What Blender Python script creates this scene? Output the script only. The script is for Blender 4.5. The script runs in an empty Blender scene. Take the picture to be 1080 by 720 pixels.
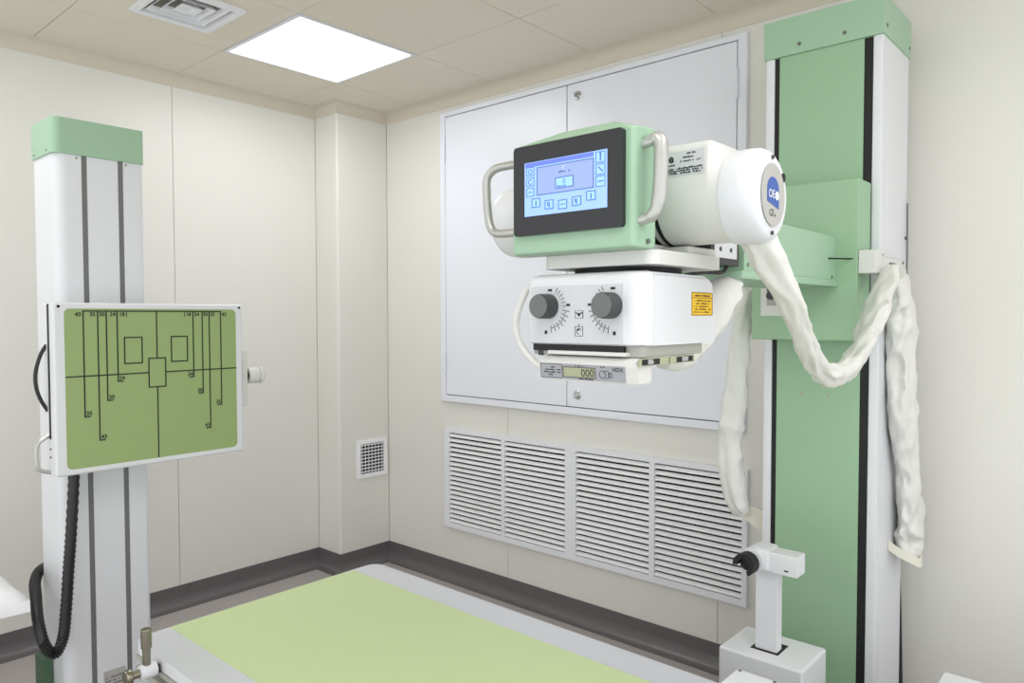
import bpy, bmesh, math, random
from mathutils import Vector, Matrix, noise

# ---------------------------------------------------------------- camera, world, exposure
scene = bpy.context.scene
col = scene.collection
random.seed(4)
EYE = Vector((0.0, 0.0, 1.404))
yaw, pit, rol = math.radians(48.469), math.radians(1.925), math.radians(-0.105)
fwd = Vector((math.sin(yaw) * math.cos(pit), math.cos(yaw) * math.cos(pit), -math.sin(pit)))
rgt = Vector((math.cos(yaw), -math.sin(yaw), 0))
upv = rgt.cross(fwd)
r2 = math.cos(rol) * rgt + math.sin(rol) * upv
u2 = -math.sin(rol) * rgt + math.cos(rol) * upv
cam_data = bpy.data.cameras.new('camera')
cam_data.sensor_width = 36.0
cam_data.lens = 36.0 * 773.94 / 1080.0
cam_data.clip_start = 0.02
cam = bpy.data.objects.new('camera', cam_data)
cam.matrix_world = Matrix(((r2.x, u2.x, -fwd.x, EYE.x), (r2.y, u2.y, -fwd.y, EYE.y), (r2.z, u2.z, -fwd.z, EYE.z), (0, 0, 0, 1)))
col.objects.link(cam)
scene.camera = cam
world = bpy.data.worlds.new('world')
scene.world = world
world.use_nodes = True
world.node_tree.nodes['Background'].inputs[0].default_value = (0.95, 0.985, 1.0, 1)
world.node_tree.nodes['Background'].inputs[1].default_value = 1.25
scene.view_settings.view_transform = 'Standard'
scene.view_settings.look = 'None'
scene.view_settings.gamma = 1.0
scene.view_settings.exposure = 0.36
LAMP = 6.4                                       # strength of each ceiling light panel
LIGHTS = [(1.58, 2.48), (0.985, -0.47), (-0.205, 2.48), (-0.205, 0.12), (0.39, -1.06)]   # tile corners; first panel is seen, the rest are added for fill light

# ---------------------------------------------------------------- helpers
def lin(c):
    c /= 255.0
    return c / 12.92 if c <= 0.04045 else ((c + 0.055) / 1.055) ** 2.4

def rgb(r, g, b):
    return (lin(r), lin(g), lin(b), 1)

def mat(name, color, rough=0.5, metal=0.0, bump=0.0, scale=200.0, vary=0.0, vscale=3.0, stretch=None, spec=None, coat=0.0):
    m = bpy.data.materials.new(name)
    m.use_nodes = True
    nt = m.node_tree
    p = nt.nodes['Principled BSDF']
    p.inputs['Base Color'].default_value = color
    p.inputs['Roughness'].default_value = rough
    p.inputs['Metallic'].default_value = metal
    if spec is not None:
        p.inputs['Specular IOR Level'].default_value = spec
    p.inputs['Coat Weight'].default_value = coat
    geo = nt.nodes.new('ShaderNodeNewGeometry')
    vec = geo.outputs['Position']
    if stretch:
        mp = nt.nodes.new('ShaderNodeMapping')
        mp.inputs['Scale'].default_value = stretch
        nt.links.new(vec, mp.inputs['Vector'])
        vec = mp.outputs['Vector']
    if bump:
        n = nt.nodes.new('ShaderNodeTexNoise')
        n.inputs['Scale'].default_value = scale
        n.inputs['Detail'].default_value = 2
        b = nt.nodes.new('ShaderNodeBump')
        b.inputs['Strength'].default_value = bump
        b.inputs['Distance'].default_value = 0.002
        nt.links.new(vec, n.inputs['Vector'])
        nt.links.new(n.outputs['Fac'], b.inputs['Height'])
        nt.links.new(b.outputs['Normal'], p.inputs['Normal'])
    if vary:
        n2 = nt.nodes.new('ShaderNodeTexNoise')
        n2.inputs['Scale'].default_value = vscale
        n2.inputs['Detail'].default_value = 4
        mix = nt.nodes.new('ShaderNodeMix')
        mix.data_type = 'RGBA'
        mix.inputs[6].default_value = tuple(c * (1 - vary) for c in color[:3]) + (1,)
        mix.inputs[7].default_value = tuple(min(1, c * (1 + vary)) for c in color[:3]) + (1,)
        nt.links.new(vec, n2.inputs['Vector'])
        nt.links.new(n2.outputs['Fac'], mix.inputs[0])
        nt.links.new(mix.outputs[2], p.inputs['Base Color'])
    return m

def emis(name, color, strength):
    m = bpy.data.materials.new(name)
    m.use_nodes = True
    p = m.node_tree.nodes['Principled BSDF']
    p.inputs['Base Color'].default_value = color
    p.inputs['Emission Color'].default_value = color
    p.inputs['Emission Strength'].default_value = strength
    return m

M = {}
M['wall'] = mat('wall_paint', rgb(228, 226, 220), 0.42, bump=0.03, scale=60, vary=0.015, vscale=1.5)
M['cornice'] = mat('cornice_shaded_beige', rgb(214, 206, 190), 0.7, bump=0.05, scale=300)  # ceiling beige made darker: the cove's shading is put into the colour
M['gap'] = mat('joint_dark', rgb(120, 115, 105), 0.8)
M['ceil'] = mat('ceiling_paint', rgb(226, 218, 202), 0.7, bump=0.08, scale=400, vary=0.02, vscale=4)
M['cabinet'] = mat('cabinet_lacquer', rgb(234, 236, 245), 0.3, bump=0.01, scale=90)
M['alu'] = mat('painted_aluminium', rgb(234, 235, 240), 0.4, bump=0.02, scale=300)
M['slat'] = mat('louvre_blade_paint', rgb(250, 250, 252), 0.4, bump=0.01, scale=200)
M['black'] = mat('matt_black', rgb(14, 14, 15), 0.6, bump=0.02)
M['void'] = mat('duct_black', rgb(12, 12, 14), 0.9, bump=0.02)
M['floor'] = mat('vinyl_floor', rgb(176, 169, 167), 0.45, bump=0.05, scale=500, vary=0.35, vscale=260)
M['base'] = mat('vinyl_skirting', rgb(100, 97, 98), 0.32, bump=0.03, scale=500, vary=0.3, vscale=260)
M['green'] = mat('green_enamel', rgb(156, 189, 161), 0.38, bump=0.04, scale=350, vary=0.02, vscale=5)
M['green2'] = mat('green_panel_enamel', rgb(149, 183, 149), 0.42, bump=0.06, scale=350, vary=0.03, vscale=4)
M['dgreen'] = mat('dark_green_enamel', rgb(70, 100, 74), 0.5, bump=0.05)
M['white'] = mat('white_enamel', rgb(221, 222, 226), 0.35, bump=0.02, scale=300)
M['offwhite'] = mat('white_plastic', rgb(216, 215, 212), 0.42, bump=0.03, scale=300)
M['cream'] = mat('cream_plastic', rgb(226, 224, 208), 0.45, bump=0.03)
M['mat_green'] = mat('table_laminate', rgb(197, 213, 163), 0.55, bump=0.02, scale=300, vary=0.015, vscale=3)
M['brushed'] = mat('brushed_aluminium', rgb(214, 215, 222), 0.42, metal=0.35, bump=0.05, scale=30, stretch=(40, 1, 40))
M['bucky'] = mat('detector_laminate', rgb(148, 168, 110), 0.5, bump=0.02, vary=0.02, vscale=4)
M['ink'] = mat('printed_ink', rgb(26, 32, 26), 0.6, bump=0.01)
M['inkg'] = mat('grey_print', rgb(95, 97, 100), 0.6, bump=0.01)
M['sleeve'] = mat('white_vinyl_sleeve', rgb(221, 220, 216), 0.42, bump=0.25, scale=45)
M['chrome'] = mat('chrome', rgb(200, 200, 200), 0.15, metal=1.0, bump=0.01)
M['nickel'] = mat('aged_nickel', rgb(150, 145, 130), 0.28, metal=1.0, bump=0.02)
M['handle'] = mat('satin_handle', rgb(188, 188, 184), 0.35, metal=0.6, bump=0.03)
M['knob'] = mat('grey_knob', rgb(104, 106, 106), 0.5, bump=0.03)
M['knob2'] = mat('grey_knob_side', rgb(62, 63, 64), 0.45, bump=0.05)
M['plate'] = mat('grey_label_plate', rgb(205, 206, 210), 0.4, bump=0.01)
M['dplate'] = mat('display_plate', rgb(160, 161, 168), 0.4, bump=0.01)
M['lcd'] = mat('lcd_glass', rgb(168, 170, 140), 0.25, bump=0.01)
M['oval'] = mat('oval_badge_grey', rgb(178, 176, 172), 0.4, bump=0.01)
M['blue'] = mat('badge_blue', rgb(45, 85, 165), 0.4, bump=0.01)
M['yellow'] = mat('warning_yellow', rgb(240, 196, 40), 0.5, bump=0.01)
M['brown'] = mat('warning_print', rgb(120, 84, 20), 0.6, bump=0.01)
M['rail'] = mat('rail_grey', rgb(168, 168, 160), 0.4, bump=0.02)
M['strip'] = mat('groove_grey', rgb(112, 113, 112), 0.5, bump=0.02)
M['bezel'] = mat('bezel_black', rgb(34, 34, 38), 0.35, bump=0.03, scale=400)
M['hose'] = mat('black_hose', rgb(30, 30, 32), 0.4, bump=0.05)
M['sheet'] = mat('white_paper_sheet', rgb(240, 240, 243), 0.6, bump=0.4, scale=25)
M['lamp'] = emis('light_diffuser', (0.97, 0.985, 1.0, 1), LAMP)
M['screen'] = emis('screen_glow', rgb(138, 170, 240), 0.52)
M['screen_top'] = emis('screen_header', rgb(90, 108, 215), 0.52)
M['screen_pan'] = emis('screen_window', rgb(134, 152, 206), 0.42)
M['screen_lt'] = emis('screen_icon', rgb(138, 178, 242), 0.55)
M['screen_dk'] = emis('screen_lines', rgb(66, 92, 150), 0.35)

class Xf:
    pos = {}

def wl(o):
    return Xf.pos.get(o.name, Vector((0, 0, 0)))

def box(bm, x0, x1, y0, y1, z0, z1, bevel=0.0, seg=2, which=None):
    vs = [bm.verts.new((x, y, z)) for x in (x0, x1) for y in (y0, y1) for z in (z0, z1)]
    F = [(0, 1, 3, 2), (4, 6, 7, 5), (0, 4, 5, 1), (2, 3, 7, 6), (0, 2, 6, 4), (1, 5, 7, 3)]
    fs = [bm.faces.new([vs[i] for i in f]) for f in F]
    if bevel:
        es = set(e for f in fs for e in f.edges)
        if which:
            es = [e for e in es if which((e.verts[0].co + e.verts[1].co) / 2, (e.verts[1].co - e.verts[0].co).normalized())]
        bmesh.ops.bevel(bm, geom=list(es), offset=bevel, segments=seg, profile=0.5, affect='EDGES', clamp_overlap=True)

def prism(bm, pts, axis, a, b):
    """polygon (list of 2D points) extruded along axis from a to b; 2D = the two other axes in xyz order"""
    def P(p, t):
        return {'x': (t, p[0], p[1]), 'y': (p[0], t, p[1]), 'z': (p[0], p[1], t)}[axis]
    v0 = [bm.verts.new(P(p, a)) for p in pts]
    v1 = [bm.verts.new(P(p, b)) for p in pts]
    n = len(pts)
    f = [bm.faces.new(v0), bm.faces.new(v1)]
    for i in range(n):
        f.append(bm.faces.new((v0[i], v0[(i + 1) % n], v1[(i + 1) % n], v1[i])))
    bmesh.ops.recalc_face_normals(bm, faces=f)
    return f

def loft(bm, rings, cap=True, closed=False):
    R = [[bm.verts.new(p) for p in r] for r in rings]
    n = len(R[0])
    fs = []
    for k in range(len(R) - 1 + (1 if closed else 0)):
        A, B = R[k], R[(k + 1) % len(R)]
        for i in range(n):
            fs.append(bm.faces.new((A[i], A[(i + 1) % n], B[(i + 1) % n], B[i])))
    if cap and not closed:
        fs.append(bm.faces.new(R[0][::-1]))
        fs.append(bm.faces.new(R[-1]))
    bmesh.ops.recalc_face_normals(bm, faces=fs)

def rrect(a0, a1, b0, b1, r, seg=5, corners=(1, 1, 1, 1)):
    out = []
    for i, (ca, cb, s) in enumerate(((a1 - r, b1 - r, 0), (a0 + r, b1 - r, 90), (a0 + r, b0 + r, 180), (a1 - r, b0 + r, 270))):
        if corners[i]:
            for k in range(seg + 1):
                t = math.radians(s + 90 * k / seg)
                out.append((ca + r * math.cos(t), cb + r * math.sin(t)))
        else:
            out.append(((a1, b1), (a0, b1), (a0, b0), (a1, b0))[i])
    return out

def frame_of(t):
    t = t.normalized()
    a = Vector((0, 0, 1)) if abs(t.z) < 0.9 else Vector((1, 0, 0))
    u = t.cross(a).normalized()
    return u, t.cross(u).normalized()

def cyl(bm, p0, p1, r0, r1=None, seg=24, bev=0.0):
    p0, p1 = Vector(p0), Vector(p1)
    r1 = r0 if r1 is None else r1
    u, v = frame_of(p1 - p0)
    d = (p1 - p0).normalized()
    st = [(p0, r0)] if not bev else [(p0, r0 - bev), (p0 + d * bev * 0.3, r0 - bev * 0.3), (p0 + d * bev, r0)]
    en = [(p1, r1)] if not bev else [(p1 - d * bev, r1), (p1 - d * bev * 0.3, r1 - bev * 0.3), (p1, r1 - bev)]
    loft(bm, [[c + (u * math.cos(2 * math.pi * i / seg) + v * math.sin(2 * math.pi * i / seg)) * r for i in range(seg)] for c, r in st + en])

def smooth_path(pts, n=8):
    pts = [Vector(p) for p in pts]
    P = [pts[0] * 2 - pts[1]] + pts + [pts[-1] * 2 - pts[-2]]
    out = []
    for i in range(1, len(P) - 2):
        p0, p1, p2, p3 = P[i - 1:i + 3]
        for k in range(n):
            t = k / n
            out.append(0.5 * ((2 * p1) + (p2 - p0) * t + (2 * p0 - 5 * p1 + 4 * p2 - p3) * t * t + (3 * p1 - p0 - 3 * p2 + p3) * t ** 3))
    out.append(pts[-1])
    return out

def tube(bm, pts, rad, seg=10, rib=None):
    pts = [Vector(p) for p in pts]
    rings = []
    u = None
    for i, p in enumerate(pts):
        t = (pts[min(i + 1, len(pts) - 1)] - pts[max(i - 1, 0)]).normalized()
        if u is None:
            u, _ = frame_of(t)
        u = (u - t * u.dot(t)).normalized()
        v = t.cross(u)
        r = rad[i] if isinstance(rad, (list, tuple)) else rad
        if rib:
            r *= 1 + rib * (1 if i % 2 else -1)
        rings.append([p + (u * math.cos(2 * math.pi * k / seg) + v * math.sin(2 * math.pi * k / seg)) * r for k in range(seg)])
    loft(bm, rings)

def sleeve_mesh(bm, pts, wid, thk, hint, seed, crease=1.0, seg=44, n=14):
    """a soft fabric sleeve: elliptical rings along a path with folds and creases"""
    path = smooth_path(pts, n)
    L = len(path)
    rings = []
    acc = 0.0
    hint = Vector(hint)
    off = Vector((seed * 3.7, seed * 1.9, seed * 5.3))
    for i, p in enumerate(path):
        t = (path[min(i + 1, L - 1)] - path[max(i - 1, 0)]).normalized()
        if i:
            acc += (path[i] - path[i - 1]).length
        w = (hint - t * hint.dot(t)).normalized()
        v = t.cross(w)
        f = i / (L - 1) * (len(wid) - 1)
        k = min(int(f), len(wid) - 2)
        f -= k
        f = f * f * (3 - 2 * f)
        a = (wid[k] * (1 - f) + wid[k + 1] * f) / 2
        b = (thk[k] * (1 - f) + thk[k + 1] * f) / 2
        end = min(1.0, i / 5, (L - 1 - i) / 5)
        ring = []
        for s in range(seg):
            an = 2 * math.pi * s / seg
            q = Vector((math.cos(an) * 0.75, math.sin(an) * 0.75, acc * 9)) + off
            r1 = 1 - abs(noise.noise(q)) * 2.4
            r2_ = 1 - abs(noise.noise(q * 2.0 + Vector((9, 4, 1)))) * 2.2
            d = 1 + crease * end * (0.15 * (r1 - 0.35) + 0.05 * (r2_ - 0.4))
            ring.append(p + w * math.cos(an) * a * d + v * math.sin(an) * b * d)
        rings.append(ring)
    loft(bm, rings)

def obj(name, bm, m, parent=None, smooth=35, kind=None):
    me = bpy.data.meshes.new(name)
    cs = [v.co for v in bm.verts]
    lo = Vector([min(c[i] for c in cs) for i in range(3)])
    hi = Vector([max(c[i] for c in cs) for i in range(3)])
    c = Vector(((lo.x + hi.x) / 2, (lo.y + hi.y) / 2, (lo.z + hi.z) / 2 if parent else lo.z))
    bmesh.ops.translate(bm, verts=bm.verts, vec=-c)
    bm.to_mesh(me)
    bm.free()
    me.materials.append(M[m] if isinstance(m, str) else m)
    if smooth:
        me.polygons.foreach_set('use_smooth', [True] * len(me.polygons))
        me.set_sharp_from_angle(angle=math.radians(smooth))
    o = bpy.data.objects.new(name, me)
    col.objects.link(o)
    if smooth and len(me.polygons) < 600:
        w = o.modifiers.new('weighted', 'WEIGHTED_NORMAL')
        w.keep_sharp = True
    if parent:
        o.parent = parent
        o.location = c - wl(parent)
    else:
        o.location = c
    Xf.pos[o.name] = c
    if kind:
        o['kind'] = kind
    return o

def part(name, m, parent, fn, *a, smooth=35, **k):
    bm = bmesh.new()
    fn(bm, *a, **k)
    return obj(name, bm, m, parent, smooth)

def bxp(name, m, parent, *a, **k):
    return part(name, m, parent, box, *a, **k)

def thing(name, label, cat, loc=(0, 0, 0), group=None):
    o = bpy.data.objects.new(name, None)
    o.empty_display_size = 0.05
    o.location = loc
    col.objects.link(o)
    Xf.pos[o.name] = Vector(loc)
    return tag(o, label, cat, group)

def tag(o, label, cat=None, group=None):
    o['label'] = label
    if cat:
        o['category'] = cat
    if group:
        o['group'] = group
    return o

def shared(src, name, parent, center):
    """another piece with the same mesh"""
    o = bpy.data.objects.new(name, src.data)
    col.objects.link(o)
    o.parent = parent
    o.location = Vector(center) - wl(parent)
    Xf.pos[o.name] = Vector(center)
    return o

class Plane:
    """flat print: u, v are in metres on a plane given by origin and two axes"""
    def __init__(s, o, u, v):
        s.o, s.u, s.v = Vector(o), Vector(u), Vector(v)
        s.n = s.u.cross(s.v).normalized()
    def p(s, a, b, h=0.0):
        return s.o + s.u * a + s.v * b + s.n * h
    def poly(s, bm, pts, h=0.0006, t=0.0005):
        v0 = [bm.verts.new(s.p(a, b, h)) for a, b in pts]
        v1 = [bm.verts.new(s.p(a, b, h - t)) for a, b in pts]
        f = [bm.faces.new(v0), bm.faces.new(v1[::-1])]
        n = len(pts)
        for i in range(n):
            f.append(bm.faces.new((v0[i], v1[i], v1[(i + 1) % n], v0[(i + 1) % n])))
        bmesh.ops.recalc_face_normals(bm, faces=f)
    def rect(s, bm, a0, a1, b0, b1, h=0.0006):
        s.poly(bm, [(a0, b0), (a1, b0), (a1, b1), (a0, b1)], h)
    def line(s, bm, p, q, w, h=0.0006):
        d = Vector((q[0] - p[0], q[1] - p[1])).normalized() * w / 2
        s.poly(bm, [(p[0] - d.y, p[1] + d.x), (q[0] - d.y, q[1] + d.x), (q[0] + d.y, q[1] - d.x), (p[0] + d.y, p[1] - d.x)], h)
    def outline(s, bm, a0, a1, b0, b1, w, h=0.0006):
        s.rect(bm, a0 - w / 2, a1 + w / 2, b1 - w / 2, b1 + w / 2, h)
        s.rect(bm, a0 - w / 2, a1 + w / 2, b0 - w / 2, b0 + w / 2, h)
        s.rect(bm, a0 - w / 2, a0 + w / 2, b0 + w / 2, b1 - w / 2, h)
        s.rect(bm, a1 - w / 2, a1 + w / 2, b0 + w / 2, b1 - w / 2, h)
    def ring(s, bm, c, r, w, a0=0, a1=360, seg=24, h=0.0006):
        for k in range(seg):
            t0 = math.radians(a0 + (a1 - a0) * k / seg)
            t1 = math.radians(a0 + (a1 - a0) * (k + 1) / seg)
            s.poly(bm, [(c[0] + (r - w / 2) * math.cos(t0), c[1] + (r - w / 2) * math.sin(t0)), (c[0] + (r + w / 2) * math.cos(t0), c[1] + (r + w / 2) * math.sin(t0)),
                        (c[0] + (r + w / 2) * math.cos(t1), c[1] + (r + w / 2) * math.sin(t1)), (c[0] + (r - w / 2) * math.cos(t1), c[1] + (r - w / 2) * math.sin(t1))], h)
    def disc(s, bm, c, r, seg=20, h=0.0006, ry=None):
        s.poly(bm, [(c[0] + r * math.cos(2 * math.pi * k / seg), c[1] + (ry or r) * math.sin(2 * math.pi * k / seg)) for k in range(seg)], h)
    def text(s, bm, txt, c, size, h=0.0008, bold=0.0, align='CENTER', wide=1.0):
        cu = bpy.data.curves.new('txt', 'FONT')
        cu.body = txt
        cu.size = 1.0
        cu.align_x = align
        cu.resolution_u = 3
        cu.offset = bold
        ob = bpy.data.objects.new('txt', cu)
        me = bpy.data.meshes.new_from_object(ob)
        k = size / 0.69
        vs = [bm.verts.new(s.p(c[0] + v.co.x * k * wide, c[1] + v.co.y * k, h)) for v in me.vertices]
        for pl in me.polygons:
            try:
                bm.faces.new([vs[i] for i in pl.vertices])
            except ValueError:
                pass
        bpy.data.objects.remove(ob)
        bpy.data.curves.remove(cu)
        bpy.data.meshes.remove(me)
    def scribble(s, bm, a0, a1, b, hgt, rnd):
        """a run of print too small to read: short strokes"""
        a = a0
        while a < a1:
            w = hgt * rnd.uniform(0.5, 1.3)
            if rnd.random() > 0.2:
                s.rect(bm, a, min(a + w, a1), b + hgt * rnd.uniform(-0.1, 0.1), b + hgt * rnd.uniform(0.55, 1.0), 0.0012)
            a += w * 1.3

def pl_part(name, m, parent, fn):
    bm = bmesh.new()
    fn(bm)
    return obj(name, bm, m, parent, smooth=0)

# ---------------------------------------------------------------- room shell
XR, YL, XB, YF, ZC = 2.70, 3.553, -1.60, -1.80, 2.558
PX, PY = 2.36, 3.35                                 # pilaster in the corner
bm = bmesh.new(); box(bm, XB, XR, YF, YL, -0.06, 0.0)
fl = obj('floor', bm, 'floor', kind='structure', smooth=0)
tag(fl, 'dark grey speckled vinyl floor')
bm = bmesh.new(); box(bm, XB - 0.1, XR + 0.1, YF - 0.1, YL + 0.1, ZC + 0.012, ZC + 0.08)
ce = obj('ceiling', bm, 'gap', kind='structure', smooth=0)
tag(ce, 'beige ceiling of square tiles with thin joints')
xs = [XB] + [0.985 + 0.595 * k for k in range(-4, 3)] + [XR]
ys = [YF] + [3.07 - 0.59 * k for k in range(8, -1, -1)] + [YL]
DIFF = (1.13, 1.435, 2.60, 2.905)
G = 0.0014
def tile_piece(bm, x0, x1, y0, y1):
    box(bm, x0, x1, y0, y1, ZC, ZC + 0.012)
for i in range(len(xs) - 1):
    for j in range(len(ys) - 1):
        x0, x1, y0, y1 = xs[i] + G, xs[i + 1] - G, ys[j] + G, ys[j + 1] - G
        if any(abs(x0 - G - a) < 0.03 and abs(y0 - G - b) < 0.03 for a, b in LIGHTS):
            continue
        bm = bmesh.new()
        if x0 < 1.2 < x1 and y0 < 2.75 < y1:
            dx0, dx1, dy0, dy1 = DIFF
            e = 0.03
            tile_piece(bm, x0, dx0 + e, y0, y1); tile_piece(bm, dx1 - e, x1, y0, y1)
            tile_piece(bm, dx0 + e, dx1 - e, y0, dy0 + e); tile_piece(bm, dx0 + e, dx1 - e, dy1 - e, y1)
        else:
            tile_piece(bm, x0, x1, y0, y1)
        obj('ceiling_tile', bm, 'ceil', ce, smooth=0)

def wall(name, label, x0, x1, y0, y1):
    bm = bmesh.new(); box(bm, x0, x1, y0, y1, 0, ZC + 0.01)
    w = obj(name, bm, 'gap', kind='structure', smooth=0)
    tag(w, label)
    return w
T = 0.018
g = 0.0013
wl_ = wall('wall_left', 'cream panelled wall behind the detector stand', XB - 0.1, XR + 0.1, YL + T, YL + 0.1)
for a, b in ((XB, -0.81), (-0.81, 0.385), (0.385, 1.571), (1.571, PX)):
    bxp('wall_panel', 'wall', wl_, a + g, b - g, YL, YL + T, 0, ZC, smooth=0)
wr_ = wall('wall_right', 'cream panelled wall behind the wall cabinet', XR + T, XR + 0.1, YF - 0.1, YL + 0.1)
for a, b in ((YF, -0.95), (-0.95, 0.17), (0.17, 1.30), (1.30, 2.42), (2.42, PY)):
    bxp('wall_panel', 'wall', wr_, XR, XR + T, a + g, b - g, 0, ZC, smooth=0)
# boxed-in pilaster across the corner
bm = bmesh.new(); box(bm, PX + T, XR, PY + T, YL, 0, ZC)
wc = obj('wall_corner', bm, 'gap', kind='structure', smooth=0)
tag(wc, 'cream boxed column in the corner of the room')
bm = bmesh.new()
r = 0.012
arc = [(PX + r - r * math.cos(math.radians(a)), PY + r - r * math.sin(math.radians(a))) for a in (0, 22, 45, 68, 90)]
prism(bm, [(PX + T, YL - g), (PX, YL - g)] + arc + [(XR - g, PY), (XR - g, PY + T), (PX + T, PY + T)], 'z', 0, ZC)
obj('wall_panel', bm, 'wall', wc)

def sweep(bm, path, profile, fillets):
    """profile (inward distance, z) swept along a path of 2D points; the room is on the right-hand side"""
    pts = []
    n = len(path)
    def nrm(a, b):
        d = (Vector(b) - Vector(a)).normalized()
        return Vector((d.y, -d.x))
    rings = []
    for i, p in enumerate(path):
        p = Vector(p)
        if i == 0:
            m = nrm(path[0], path[1])
        elif i == n - 1:
            m = nrm(path[-2], path[-1])
        else:
            n1, n2 = nrm(path[i - 1], p), nrm(p, path[i + 1])
            m = (n1 + n2) / (1 + n1.dot(n2))
        rings.append([Vector((p.x + m.x * d, p.y + m.y * d, z)) for d, z in profile])
    loft(bm, rings)

def cham(path, c):
    """cut the corners so that the vinyl turns softly"""
    out = [path[0]]
    for i in range(1, len(path) - 1):
        p = Vector(path[i]); a = (Vector(path[i - 1]) - p).normalized(); b = (Vector(path[i + 1]) - p).normalized()
        n1 = Vector((-a.y, a.x)) * -1
        inner = a.x * b.y - a.y * b.x
        if (inner > 0) == True:
            for k in range(5):
                t = k / 4
                out.append(tuple((p + a * c * (1 - t) ** 2 + b * c * t ** 2)))
        else:
            out.append(tuple(p))
    out.append(path[-1])
    return out

base_prof = [(0.0, 0.0), (0.0, 0.102), (0.004, 0.102), (0.005, 0.055)] + [(0.055 - 0.05 * math.cos(math.radians(a)), 0.052 - 0.05 * math.sin(math.radians(a))) for a in (0, 18, 36, 54, 72, 90)] + [(0.055, 0.0)]
bm = bmesh.new(); sweep(bm, [(XB, YL), (PX, YL), (PX, PY), (XR, PY)][0:4] + [(XR, PY - 0.05)], base_prof, None)
tag(obj('baseboard_left', bm, 'base', kind='structure', smooth=50), 'dark grey coved vinyl skirting under the left wall')
bm = bmesh.new(); sweep(bm, [(XR, PY - 0.05), (XR, YF)], base_prof, None)
tag(obj('baseboard_right', bm, 'base', kind='structure', smooth=50), 'dark grey coved vinyl skirting under the right wall')
CR = 0.055
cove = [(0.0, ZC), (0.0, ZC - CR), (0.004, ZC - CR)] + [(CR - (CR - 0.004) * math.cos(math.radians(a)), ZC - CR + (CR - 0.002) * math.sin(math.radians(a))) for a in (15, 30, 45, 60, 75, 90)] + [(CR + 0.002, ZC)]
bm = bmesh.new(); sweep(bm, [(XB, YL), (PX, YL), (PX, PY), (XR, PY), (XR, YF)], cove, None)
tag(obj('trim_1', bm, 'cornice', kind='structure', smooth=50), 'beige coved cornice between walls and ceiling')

# ---------------------------------------------------------------- ceiling lights and air diffuser
for k, (a, b) in enumerate(LIGHTS):
    lab = ('bright square light panel set in the ceiling tiles in view', 'out-of-view ceiling light panel nearest the white floor cabinet',
           'out-of-view ceiling light panel over the examination couch', 'out-of-view ceiling light panel above the camera',
           'out-of-view ceiling light panel farthest behind the camera')[k]
    t = thing('ceiling_light', lab, 'ceiling light', (a + 0.297, b + 0.295, ZC - 0.004), 'ceiling light panels')
    w = 0.016
    bm = bmesh.new()
    x0, x1, y0, y1 = a + 0.004, a + 0.591, b + 0.004, b + 0.586
    for q in ((x0, x1, y0, y0 + w), (x0, x1, y1 - w, y1), (x0, x0 + w, y0 + w, y1 - w), (x1 - w, x1, y0 + w, y1 - w)):
        box(bm, *q, ZC - 0.004, ZC + 0.012)
    obj('frame', bm, 'alu', t, smooth=0)
    bxp('diffuser', 'lamp', t, x0 + w, x1 - w, y0 + w, y1 - w, ZC - 0.001, ZC + 0.008, smooth=0)

t = thing('air_diffuser', 'square white ceiling air diffuser with nested cones', 'air vent', ((DIFF[0] + DIFF[1]) / 2, (DIFF[2] + DIFF[3]) / 2, ZC))
def ring4(bm, c, a, b, z0, z1, th):
    """square ring whose outer half-size runs from a (at z0) to b (at z1), a thin sloping blade"""
    def sq(h, z):
        return [Vector((c[0] + sx * h, c[1] + sy * h, z)) for sx, sy in ((-1, -1), (1, -1), (1, 1), (-1, 1))]
    loft(bm, [sq(a, z0), sq(b, z1), sq(b - th, z1), sq(a - th, z0)], closed=True)
cx, cy = wl(t).x, wl(t).y
part('frame', 'alu', t, ring4, (cx, cy), 0.152, 0.150, ZC - 0.012, ZC, 0.026, smooth=0)
part('cone', 'alu', t, ring4, (cx, cy), 0.112, 0.082, ZC - 0.006, ZC + 0.035, 0.004, smooth=0)
part('cone', 'alu', t, ring4, (cx, cy), 0.074, 0.046, ZC - 0.006, ZC + 0.035, 0.004, smooth=0)
part('centre_plate', 'alu', t, ring4, (cx, cy), 0.040, 0.020, ZC - 0.006, ZC + 0.02, 0.0199, smooth=0)
bxp('duct', 'void', t, cx - 0.122, cx + 0.122, cy - 0.122, cy + 0.122, ZC + 0.045, ZC + 0.05, smooth=0)

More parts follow.
